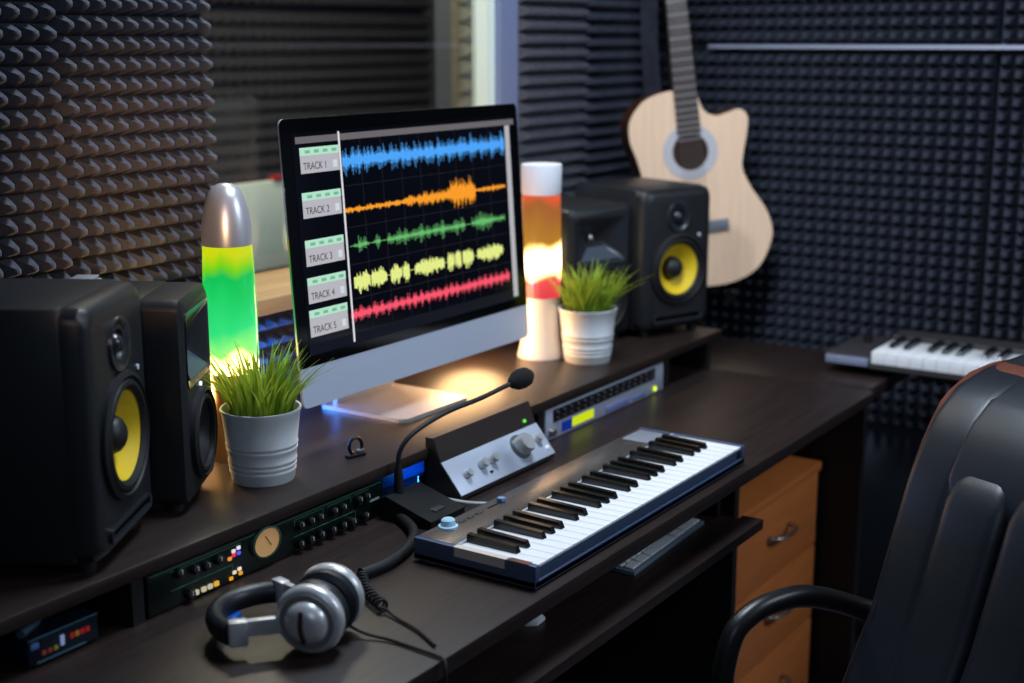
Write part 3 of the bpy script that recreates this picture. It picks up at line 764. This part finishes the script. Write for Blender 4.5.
M().lathe([(.0032, 0), (.003, .003)], 12, 0, SL2 @ F(.262, -.0015, .012)).build('power_light', emat('led_green2', (90, 230, 60), 1.3), MC)
M().lathe([(.0032, 0), (.003, .003)], 12, 0, SL @ F(.283, -.003, ln*.25)).build('white_light', emat('led_white2', (230, 240, 255), 1.0), MC)
for x in (.02, cw-.02):
    for yy in (.010, .06): M().cyl(.006, 0, .004, 10, 0, T(x, yy, 0)).build('foot', m_rubber, MC)

# blue things in the middle bay, plus a glowing block added to light them
t = thing('storage_box', 'bright blue box in the bay behind the gooseneck microphone', 'box', (1.672, 1.42, .75))
M().rbox(0, .19, 0, .12, 0, .045, .004).build('body', m_blue, t)
M().rbox(-.002, .192, -.002, .122, .045, .056, .003).build('lid', m_blue, t)
t = thing('blue_light_block', 'small glowing block added to light the blue box behind the controller', 'light helper', (1.79, 1.352, .75))
M().rbox(0, .07, 0, .03, 0, .02, .004).build('body', m_blackp, t)
M().box(.003, .067, .030, .031, .004, .017).build('light_strip', emat('blue_led', (60, 170, 255), 10), t)
t = thing('power_adapter', 'small black adapter with a blue light in the end bay of the desk', 'adapter', (2.67, 1.39, .75))
M().rbox(0, .07, 0, .05, 0, .028, .004).build('body', m_blackp, t)
M().box(.004, .012, -.001, 0, .012, .018).build('blue_light', emat('blue_led2', (40, 140, 220), 1.0), t)

# ------------------------------------------------------------------ gooseneck microphone
G = thing('gooseneck_microphone', 'black gooseneck microphone on a wedge base bending over the controller', 'microphone', (1.672, 1.285, .75))
b = M()
pr_ = [(-.055, 0), (.050, 0), (.050, .034), (.036, .040), (-.055, .014)]
vs = [(-.045, a, z) for a, z in pr_]+[(.045, a, z) for a, z in pr_]; n = len(pr_)
b.add(vs, [tuple(range(n)), tuple(range(2*n-1, n-1, -1))]+[(i, (i+1) % n, (i+1) % n+n, i+n) for i in range(n)])
b.build('base', m_blackp, G)
M().rbox(-.014, .014, -.040, -.018, .016, .022, .002).build('talk_button', m_dgrey, G)
M().lathe([(.0085, .0), (.0075, .03), (.0045, .05)], 20, 0, T(-.012, .035, .036)).build('neck_socket', m_rubber, G)
npts = spline([(-.012, .035, .08), (-.010, .034, .105), (.003, .027, .126), (.034, .018, .142), (.090, .006, .156), (.160, -.008, .164), (.218, -.019, .174), (.240, -.024, .178)], 6)
M().tube(npts, .0042, 10).build('gooseneck', m_rubber, G)
hd = Vector(npts[-1]); dr = (Vector(npts[-1])-Vector(npts[-8])).normalized()
rot = dr.to_track_quat('Z', 'Y').to_matrix().to_4x4()
M().lathe([(.006, -.012), (.010, -.008), (.0165, .004), (.0185, .016), (.0165, .029), (.010, .038), (.002, .041)], 24, 0, Matrix.Translation(hd) @ rot).build('foam_windscreen', m_foamblk, G)

# ------------------------------------------------------------------ headphones
H = thing('headphones', 'silver and black studio headphones lying on the desk with a coiled cable', 'headphones', (1.226, 1.105, .75), 0)
ax = R(20)                              # ear cup axis direction (from +X)
A = Matrix.Rotation(ax, 4, 'Z')
def HP(x, y, z): return A @ Vector((x, y, z))     # local: x = cup axis (near cup at -x), y = towards the band
cupz = .047
def cup(sx, nm):
    B = A @ T(sx*.030, 0, cupz) @ Matrix.Rotation(PI/2*sx, 4, 'Y')   # z outwards
    c = M().lathe([(.040, -.004), (.0445, .001), (.0455, .008), (.043, .014), (.038, .017)], 40, 0, B, cap0=True, cap1=True).build(nm, m_head, H)
    M().lathe([(.036, .017), (.036, .019), (.033, .0195)], 36, 0, B, cap0=False).build('cup_groove', m_headd, c)
    M().lathe([(.029, .017), (.0285, .022), (.024, .030), (.014, .035), (.002, .0365)], 36, 0, B, cap0=False).build('cup_dome', m_head, c)
    M().tube([tuple(B @ Vector(p)) for p in ((-.020, -.002, .0335), (-.010, .0, .0365), (0, .001, .0380), (.010, .001, .0365), (.020, .001, .0335))], .0032, 8).build('dark_slot', mat('slot_dark', (50, 20, 26), .4) if 'slot_dark' not in MATS else MATS['slot_dark'], c)
    M().lathe([(.024, -.022), (.036, -.024), (.043, -.018), (.0445, -.010), (.042, -.003), (.03, -.002)], 36, 0, B).build('ear_cushion', m_leather, c)
    return c
cup(-1, 'ear_cup'); cup(1, 'ear_cup')
bandpts = []
for k in range(13):
    a = R(-62+124*k/12)
    bandpts.append(HP(.078*math.sin(a), .052+.088*math.cos(a), cupz-.016))
M().tube(spline(bandpts, 3), .0125, 12, flat=1.25).build('headband', m_leather, H)
for sx in (-1, 1):
    p0 = HP(sx*.040, .036, cupz-.002); p1 = HP(sx*.068, .084, cupz-.016)
    mid = (p0+p1)/2; d = (p1-p0); an = math.atan2(d.y, d.x)
    q = M().rbox(-d.length/2, d.length/2, -.005, .005, -.011, .011, .002, 2, 0, T(mid.x, mid.y, mid.z, rz=an))
    q.build('slider_arm', m_head, H)
    q = M().rbox(-.012, .012, -.008, .008, -.017, .017, .003, 2, 0, T(p1.x, p1.y, p1.z+.002, rz=an))
    q.build('arm_joint', m_head, H)
M().rbox(-.012, .012, -.006, .006, .004, .02, .003, 2, 0, A @ T(.01, .125, 0)).build('blue_piece', m_blue, H)  # small blue block inside the headband loop
# cable: from the near cup over the desk to the edge and down; coiled section by the far cup
loc = Vector((1.226, 1.105, .75))
def W(pts): return [tuple(Vector(p)-loc) for p in pts]
cab = M()
cab.tube(W(spline([(1.222, 1.098, .795), (1.245, 1.085, .775), (1.262, 1.066, .758), (1.272, 1.03, .7535), (1.270, .985, .7535), (1.268, .955, .7535), (1.264, .938, .752), (1.256, .930, .735), (1.25, .926, .68), (1.245, .926, .60)], 6)), .0022, 8)
cab.build('cable', m_rubber, H)
coil = M(); ctrl = spline([(1.404, 1.186, .760), (1.378, 1.160, .760), (1.356, 1.128, .760), (1.340, 1.096, .760)], 8)
cp = []
L = len(ctrl); turns = 11
for i in range(turns*10+1):
    u = i/(turns*10)*(L-1); j = min(int(u), L-2); f = u-j
    p = ctrl[j].lerp(ctrl[j+1], f); tdir = (ctrl[j+1]-ctrl[j]).normalized(); s_ = tdir.cross(Vector((0, 0, 1))).normalized()
    a = 2*PI*i/10
    cp.append(p+s_*math.cos(a)*.007+Vector((0, 0, 1))*math.sin(a)*.007)
cp += spline([(1.338, 1.088, .757), (1.330, 1.066, .7535), (1.315, 1.02, .7535), (1.290, .972, .7535)], 6)
coil.tube(W(cp), .0021, 7); coil.build('coiled_cable', m_rubber, H)
# heavy cable from the microphone to the headphones' side
t = thing('audio_cable', 'thick black cable looping from behind the microphone towards the headphones', 'cable', (1.55, 1.22, .75))
loc2 = Vector((1.55, 1.22, .75))
pts = spline([(1.660, 1.402, .759), (1.656, 1.352, .760), (1.628, 1.29, .760), (1.585, 1.232, .760), (1.525, 1.200, .760), (1.462, 1.188, .760), (1.412, 1.194, .760)], 7)
M().tube([tuple(Vector(p)-loc2) for p in pts], .0085, 10).build('jacket', m_rubber, t)
M().cyl(.006, 0, .02, 12, 0, T(1.660-1.55, 1.402-1.22, .009, rx=-PI/2)).build('plug', m_steel, t)
t = thing('white_cable', 'thin white cable between the controller and the midi keyboard', 'cable', (1.74, 1.22, .75))
pts = spline([(1.732, 1.345, .754), (1.738, 1.30, .760), (1.752, 1.252, .757), (1.768, 1.222, .756), (1.785, 1.186, .756)], 6)
M().tube([tuple(Vector(p)-Vector((1.74, 1.22, .75))) for p in pts], .003, 8).build('jacket', mat('cable_white', (176, 178, 176), .5), t)
M().rbox(-.005, .005, -.008, .008, -.004, .004, .001, 2, 0, T(1.785-1.74, 1.186-1.22, .006, rz=R(25))).build('plug', m_blackp, t)

# ------------------------------------------------------------------ small things
t = thing('cable_clip', 'small black metal clip standing on the front edge of the shelf', 'clip', (1.655, 1.405, SZ), R(-15))
M().rbox(-.018, .018, -.006, .006, 0, .006, .002).build('clip_base', m_blackp, t)
M().tube([(.0125*math.cos(a), 0, .0185+.014*math.sin(a)) for a in [2*PI*k/24 for k in range(24)]], .003, 8, closed=True).build('clip_ring', m_blackp, t)
M().rbox(.002, .016, -.005, .005, .006, .012, .002).build('clip_latch', m_steel, t)
t = thing('computer_keyboard', 'slim white computer keyboard lying on the pull-out tray', 'keyboard', (1.856, .990, .650), R(2.5))
M().rbox(0, .285, 0, .115, 0, .008, .002).build('plate', mat('kb_plate', (120, 134, 150), .4, .3), t)
for r_ in range(5):
    n = 14 if r_ else 8
    for i in range(n):
        wk = .276/n
        if r_ == 0 and i in (3, 4): continue
        M().rbox(.005+i*wk+.0018, .005+(i+1)*wk-.0018, .0065+r_*.0205, .0238+r_*.0205, .008, .0112, .0008, 1).build('key', m_white, t)
M().rbox(.005+3*.276/8+.001, .005+5*.276/8-.001, .006, .0245, .008, .0105, .0008, 1).build('space_bar', m_white, t)
t = thing('computer_mouse', 'white computer mouse on the pull-out tray under the desk edge', 'mouse', (1.615, 1.075, .650), R(5))
rings = []
for u in range(9):
    s_ = u/8; yv = -.055+.11*s_; wv = .030*math.sin(PI*(.06+.88*s_))**.5; hv = .028*math.sin(PI*(.05+.9*s_))**.6
    rings.append([(wv*math.cos(R(a)), yv, max(0, hv*math.sin(R(a)))) for a in range(0, 181, 18)]+[(-wv*.5, yv, 0), (wv*.5, yv, 0)])
M().loft(rings).build('shell', m_white, t)
M().rbox(-.003, .003, .015, .03, .024, .030, .001).build('wheel', m_dgrey, t)

# ------------------------------------------------------------------ acoustic guitar in the corner
GA = thing('acoustic_guitar', 'pale spruce cutaway acoustic guitar standing upright in the room corner', 'guitar', (3.160, 1.503, .884), R(-48))
tilt = T(0, 0, 0, ry=R(-7)) @ Matrix.Rotation(R(-2), 4, 'X')
half = [(0, 0), (.08, .002), (.15, .032), (.192, .105), (.185, .17), (.150, .235), (.131, .285)]
Lp = [(-x, z) for x, z in half]+[(-.138, .34), (-.152, .395), (-.145, .445), (-.105, .487), (-.05, .502), (-.0, .502)]
Rp = half+[(.136, .325), (.150, .375), (.156, .415), (.138, .437), (.105, .432), (.075, .428), (.045, .445), (.030, .485), (.02, .502)]
outline = [(p.x, p.z) for p in spline([(x, 0, z) for x, z in Lp], 5)]
right = [(p.x, p.z) for p in spline([(x, 0, z) for x, z in Rp], 5)]
poly = outline[:-1]+right[::-1][1:-1]
# sides and back
M().loft([[(x, .002, z) for x, z in poly], [(x, .095, z) for x, z in poly]], 0, tilt).build('body_sides', m_mahog, GA)
q = M()
hole = [(.046*math.cos(2*PI*k/40), .347+.046*math.sin(2*PI*k/40)) for k in range(40)]
q.prism(poly, -.003, .002, 0, tilt)
q.build('soundboard', m_spruce, GA)
M().lathe([(.046, 0), (.046, .0006)], 40, 0, tilt @ F(0, -.003, .347)).build('sound_hole_shade', mat('hole_shade', (52, 30, 22), .9), GA)  # dark disc painted for the shade inside the hole
M().lathe([(.046, 0), (.047, .0012), (.070, .0012), (.071, 0)], 48, 0, tilt @ F(0, -.003, .347), cap0=False, cap1=False).build('rosette', m_inlay, GA)
M().rbox(-.08, .08, -.012, -.003, .140, .168, .003, 2, 0, tilt).build('bridge', m_bridge, GA)
nkp = M()
nkp.loft([[(-.027, -.003, .42), (.027, -.003, .42), (.027, .02, .42), (-.027, .02, .42)], [(-.026, -.003, .502), (.026, -.003, .502), (.02, .035, .502), (-.02, .035, .502)],
          [(-.025, -.003, .56), (.025, -.003, .56), (.018, .014, .56), (-.018, .014, .56)], [(-.0215, -.003, .865), (.0215, -.003, .865), (.016, .012, .865), (-.016, .012, .865)]], 0, tilt)
nkp.build('neck', m_mahog, GA)
fbp = M().loft([[(-.030, -.010, .392), (.030, -.010, .392), (.030, -.003, .392), (-.030, -.003, .392)], [(-.0245, -.010, .865), (.0245, -.010, .865), (.0245, -.003, .865), (-.0245, -.003, .865)]], 0, tilt).build('fretboard', m_rose, GA)
sl_ = .865-.154
for n_ in range(1, 21):
    z = .865-sl_*(1-2**(-n_/12)); hw = .0245+(.865-z)/(.865-.392)*.0055
    M().box(-hw, hw, -.0125, -.010, z-.0015, z+.0015, 0, tilt).build('fret', m_fret, fbp)
q = M()
for i in range(6):
    a = -.0275+.011*i; b = -.0175+.007*i
    q.tube([tuple(tilt @ Vector((a, -.014, .158))), tuple(tilt @ Vector((b, -.0135, .87)))], .0007, 5)
q.build('strings', m_steel, GA)
hs = M().loft([[(-.022, -.004, .865), (.022, -.004, .865), (.022, .010, .865), (-.022, .010, .865)], [(-.034, .004, .92), (.034, .004, .92), (.034, .018, .92), (-.034, .018, .92)], [(-.037, .022, 1.04), (.037, .022, 1.04), (.037, .036, 1.04), (-.037, .036, 1.04)]], 0, tilt).build('headstock', m_mahog, GA)
for sx in (-1, 1):
    for z in (.93, .97, 1.01):
        M().tube([tuple(tilt @ Vector((sx*.034, .02, z))), tuple(tilt @ Vector((sx*.058, .02, z)))], [.003, .008], 10).build('tuning_peg', m_steel, hs)
sp = spline([(-.035, .045, .90), (-.05, .065, .72), (-.058, .08, .58), (-.05, .10, .45), (-.02, .105, .2)], 6)
M().tube([tuple(tilt @ Vector(p)) for p in sp], .022, 8, flat=.15).build('strap', m_cloth, GA)
GS = thing('guitar_stand', 'black upright stand holding the guitar in the room corner', 'stand', (3.160, 1.503, 0), R(-48))
M().tube([(0, .15, .02), (-.02, .14, .9), (-.09, .125, 1.72)], .012, 10).build('post', m_blackp, GS)
q = M()
for sx in (-1, 1):
    q.tube([(0, .14, .86), (sx*.075, .10, .845), (sx*.075, -.01, .845), (sx*.075, -.022, .875)], .009, 8)
q.build('cradle', m_rubber, GS)
q = M()
q.tube([(-.09, .125, 1.70), (-.15, .06, 1.70), (-.15, .0, 1.70)], .008, 8); q.tube([(-.09, .125, 1.70), (-.045, .06, 1.70), (-.045, .0, 1.70)], .008, 8)
q.build('yoke', m_rubber, GS)
for a in (90, 210, 330):
    M().tube([(0, .15-.02, .16), (.17*math.cos(R(a)), .13+.17*math.sin(R(a))*.55, .012)], .010, 8).build('leg', m_blackp, GS)

# ------------------------------------------------------------------ office chair
CH_ = thing('office_chair', 'high-backed black leather office chair with padded channels and a brown back shell', 'chair', (1.919, .467, 0), R(66))
def rr2(hw, y0, y1, r, z, n=5, cx0=0):
    r = min(r, (y1-y0)/2-.001, hw-.001); p = []
    for cx, cy, a0 in ((hw-r, y0+r, -90), (hw-r, y1-r, 0), (-hw+r, y1-r, 90), (-hw+r, y0+r, 180)):
        for k in range(n+1):
            a = R(a0+90*k/n); p.append((cx0+cx+r*math.cos(a), cy+r*math.sin(a), z))
    return p
YF = [(.42, .095), (.51, .052), (.621, -.002), (.715, -.033), (.825, -.069), (.886, -.097), (.931, -.128), (.966, -.171), (.99, -.235), (1.0, -.30)]
def yf(z):
    z = min(max(z, YF[0][0]), YF[-1][0])
    for (a, p), (b, q_) in zip(YF, YF[1:]):
        if z <= b: return p+(q_-p)*(z-a)/(b-a)
zs = [.42, .44, .48, .53, .58, .63, .68, .73, .78, .83, .87, .90, .93, .955, .975, .992, 1.006]
def pad(z0, z1, hw, back, fwd, r, cx, end=.03, dz=0):
    zz = sorted(set([z0, z0+end*.3, z0+end, z1-end, z1-end*.45, z1-end*.15, z1]+[z for z in zs if z0+end < z < z1-end]))
    rg = []
    for z in zz:
        e = min(1, (z-z0)/end, (z1-z)/end); g = math.sqrt(max(0, 1-(1-e)**2))
        y = yf(z)
        rg.append(rr2(max(.01, hw-(1-g)*min(end, hw*.55)), y-back, y+fwd*g-.003*(1-g), r, z+dz, 5, cx))
    return M().loft(rg)
pad(.43, .990, .232, .135, -.018, .05, 0, .045, .005).build('backrest_shell', m_leatherbr, CH_)
pad(.44, 1.008, .196, .06, -.006, .028, 0, .05).build('backrest_pad', m_leather, CH_)
for sx in (-1, 1):
    pad(.45, 1.006, .046, .03, .010, .028, sx*.152, .04).build('side_bolster', m_leather, CH_)
    pad(.45, .872, .0565, .03, .022, .034, sx*.057, .05).build('back_channel', m_leather, CH_)
    M().tube(spline([(sx*.180, yf(z)+.0075, z) for z in (.48, .55, .65, .75, .85, .92, .95)], 4), .0022, 6).build('seam', m_leather, CH_)
pad(.80, 1.012, .130, .03, .011, .030, 0, .05).build('headrest', m_leather, CH_)
st = []
for z, g in ((.365, .88), (.375, .97), (.40, 1), (.425, .98), (.442, .92), (.450, .82)):
    st.append(rr2(.245*g, .0+.24*(1-g), .48-.24*(1-g), .07, z))
M().loft(st).build('seat', m_leather, CH_)
for sx in (-1, 1):
    pp = spline([(sx*.195, -.05, .600), (sx*.225, -.01, .613), (sx*.230, .052, .640), (sx*.230, .118, .661), (sx*.230, .181, .663), (sx*.230, .221, .654), (sx*.230, .250, .635), (sx*.230, .265, .600), (sx*.230, .272, .550), (sx*.228, .262, .48), (sx*.215, .23, .40), (sx*.17, .18, .358)], 6)
    M().tube(pp, .0165, 12, flat=1.1).build('armrest', m_blackp, CH_)
M().box(-.16, .16, .08, .34, .335, .364).build('mechanism', m_blackp, CH_)
q = M().box(-.035, .035, -.02, .10, .335, .352); q.box(-.035, .035, -.035, -.02, .335, .47); q.build('back_bar', m_blackp, CH_)
M().cyl(.025, .10, .34, 20, 0, T(0, .2, 0)).build('gas_lift', m_steel, CH_)
for k in range(5):
    a = R(90+72*k+20)
    lg = M().tube([(0, .2, .11), (.16*math.cos(a), .2+.16*math.sin(a), .095), (.29*math.cos(a), .2+.29*math.sin(a), .07)], [.024, .02, .015], 8).build('leg', m_blackp, CH_)
    M().cyl(.026, -.02, .02, 16, 0, T(.29*math.cos(a), .2+.29*math.sin(a), .027, ry=PI/2, rz=a+PI/2)).build('caster', m_rubber, lg)

# ------------------------------------------------------------------ light
def area(name, loc, target, sx, sy, power, rgb):
    l = bpy.data.lights.new(name, 'AREA'); l.shape = 'RECTANGLE'; l.size = sx; l.size_y = sy; l.energy = power; l.color = rgb
    o = bpy.data.objects.new(name, l); COL.objects.link(o); o.location = loc
    o.rotation_euler = (Vector(target)-Vector(loc)).to_track_quat('-Z', 'Y').to_euler()
    return o
def point(name, loc, power, rgb, r=.02):
    l = bpy.data.lights.new(name, 'POINT'); l.energy = power; l.color = rgb; l.shadow_soft_size = r
    o = bpy.data.objects.new(name, l); COL.objects.link(o); o.location = loc
    return o
def spot(name, loc, target, power, rgb, deg, blend=.6, r=.04):
    l = bpy.data.lights.new(name, 'SPOT'); l.energy = power; l.color = rgb; l.spot_size = R(deg); l.spot_blend = blend; l.shadow_soft_size = r
    o = bpy.data.objects.new(name, l); COL.objects.link(o); o.location = loc
    o.rotation_euler = (Vector(target)-Vector(loc)).to_track_quat('-Z', 'Y').to_euler()
    return o
area('ceiling_light', (1.95, 1.05, 2.5), (2.05, .95, .5), .6, .45, 36, (.72, .85, 1.0))
area('room_light', (2.8, -1.35, 2.42), (2.3, 1.1, .5), .8, .6, 32, (.74, .86, 1.0))
area('left_fill', (-.6, -.5, 2.1), (1.4, 1.2, .8), .7, .5, 6, (.60, .77, 1.0))  # added fill for the side of the near speaker
spot('wall_fill_spot', (.9, 1.15, 2.1), (3.45, .95, 1.05), 60, (.80, .89, 1.0), 40, .8, .10)  # added spot in mid-air that picks out the end wall foam
area('booth_light', (2.45, 2.25, 2.55), (2.7, 2.9, 0), .5, .3, 26, (1.0, .84, .62))
spot('warm_foam_fill', (.40, .60, 1.36), (1.60, 1.80, 1.28), 62, (1.0, .56, .28), 18, 1.0)  # added warm spot with no lamp, browns the foam left of the window
point('warm_shelf_fill', (2.30, 1.62, SZ+.085), 4.4, (1.0, .58, .26), .09)  # added point behind the computer, warms the shelf and stand foot
point('low_foam_fill', (1.515, 1.70, SZ+.10), 2.6, (1.0, .62, .25), .03)  # added warm fill behind the green lamp, for the foam
point('blue_backlight', (1.77, 1.748, SZ+.05), 3.4, (.02, .22, 1.0), .03)
wd = bpy.data.worlds.new('World'); sc.world = wd; wd.use_nodes = True
wd.node_tree.nodes['Background'].inputs[0].default_value = (.30, .38, .5, 1)
wd.node_tree.nodes['Background'].inputs[1].default_value = .02

# ------------------------------------------------------------------ camera
cd = bpy.data.cameras.new('camera'); cam = bpy.data.objects.new('camera', cd); COL.objects.link(cam)
cd.sensor_width = 36; cd.lens = 1368/1024*36; cd.clip_start = .05
cam.location = (0, 0, 1.505)
cam.rotation_euler = (PI/2-.2174, 0, .5852-PI/2)
cd.dof.use_dof = True; cd.dof.focus_distance = 2.10; cd.dof.aperture_fstop = 2.4
sc.camera = cam
sc.view_settings.view_transform = 'Standard'; sc.view_settings.look = 'None'
sc.view_settings.gamma = 1; sc.view_settings.use_curve_mapping = False; sc.view_settings.exposure = 0
sc.cycles.use_denoising = True
sc.cycles.max_bounces = 6; sc.cycles.sample_clamp_indirect = 4
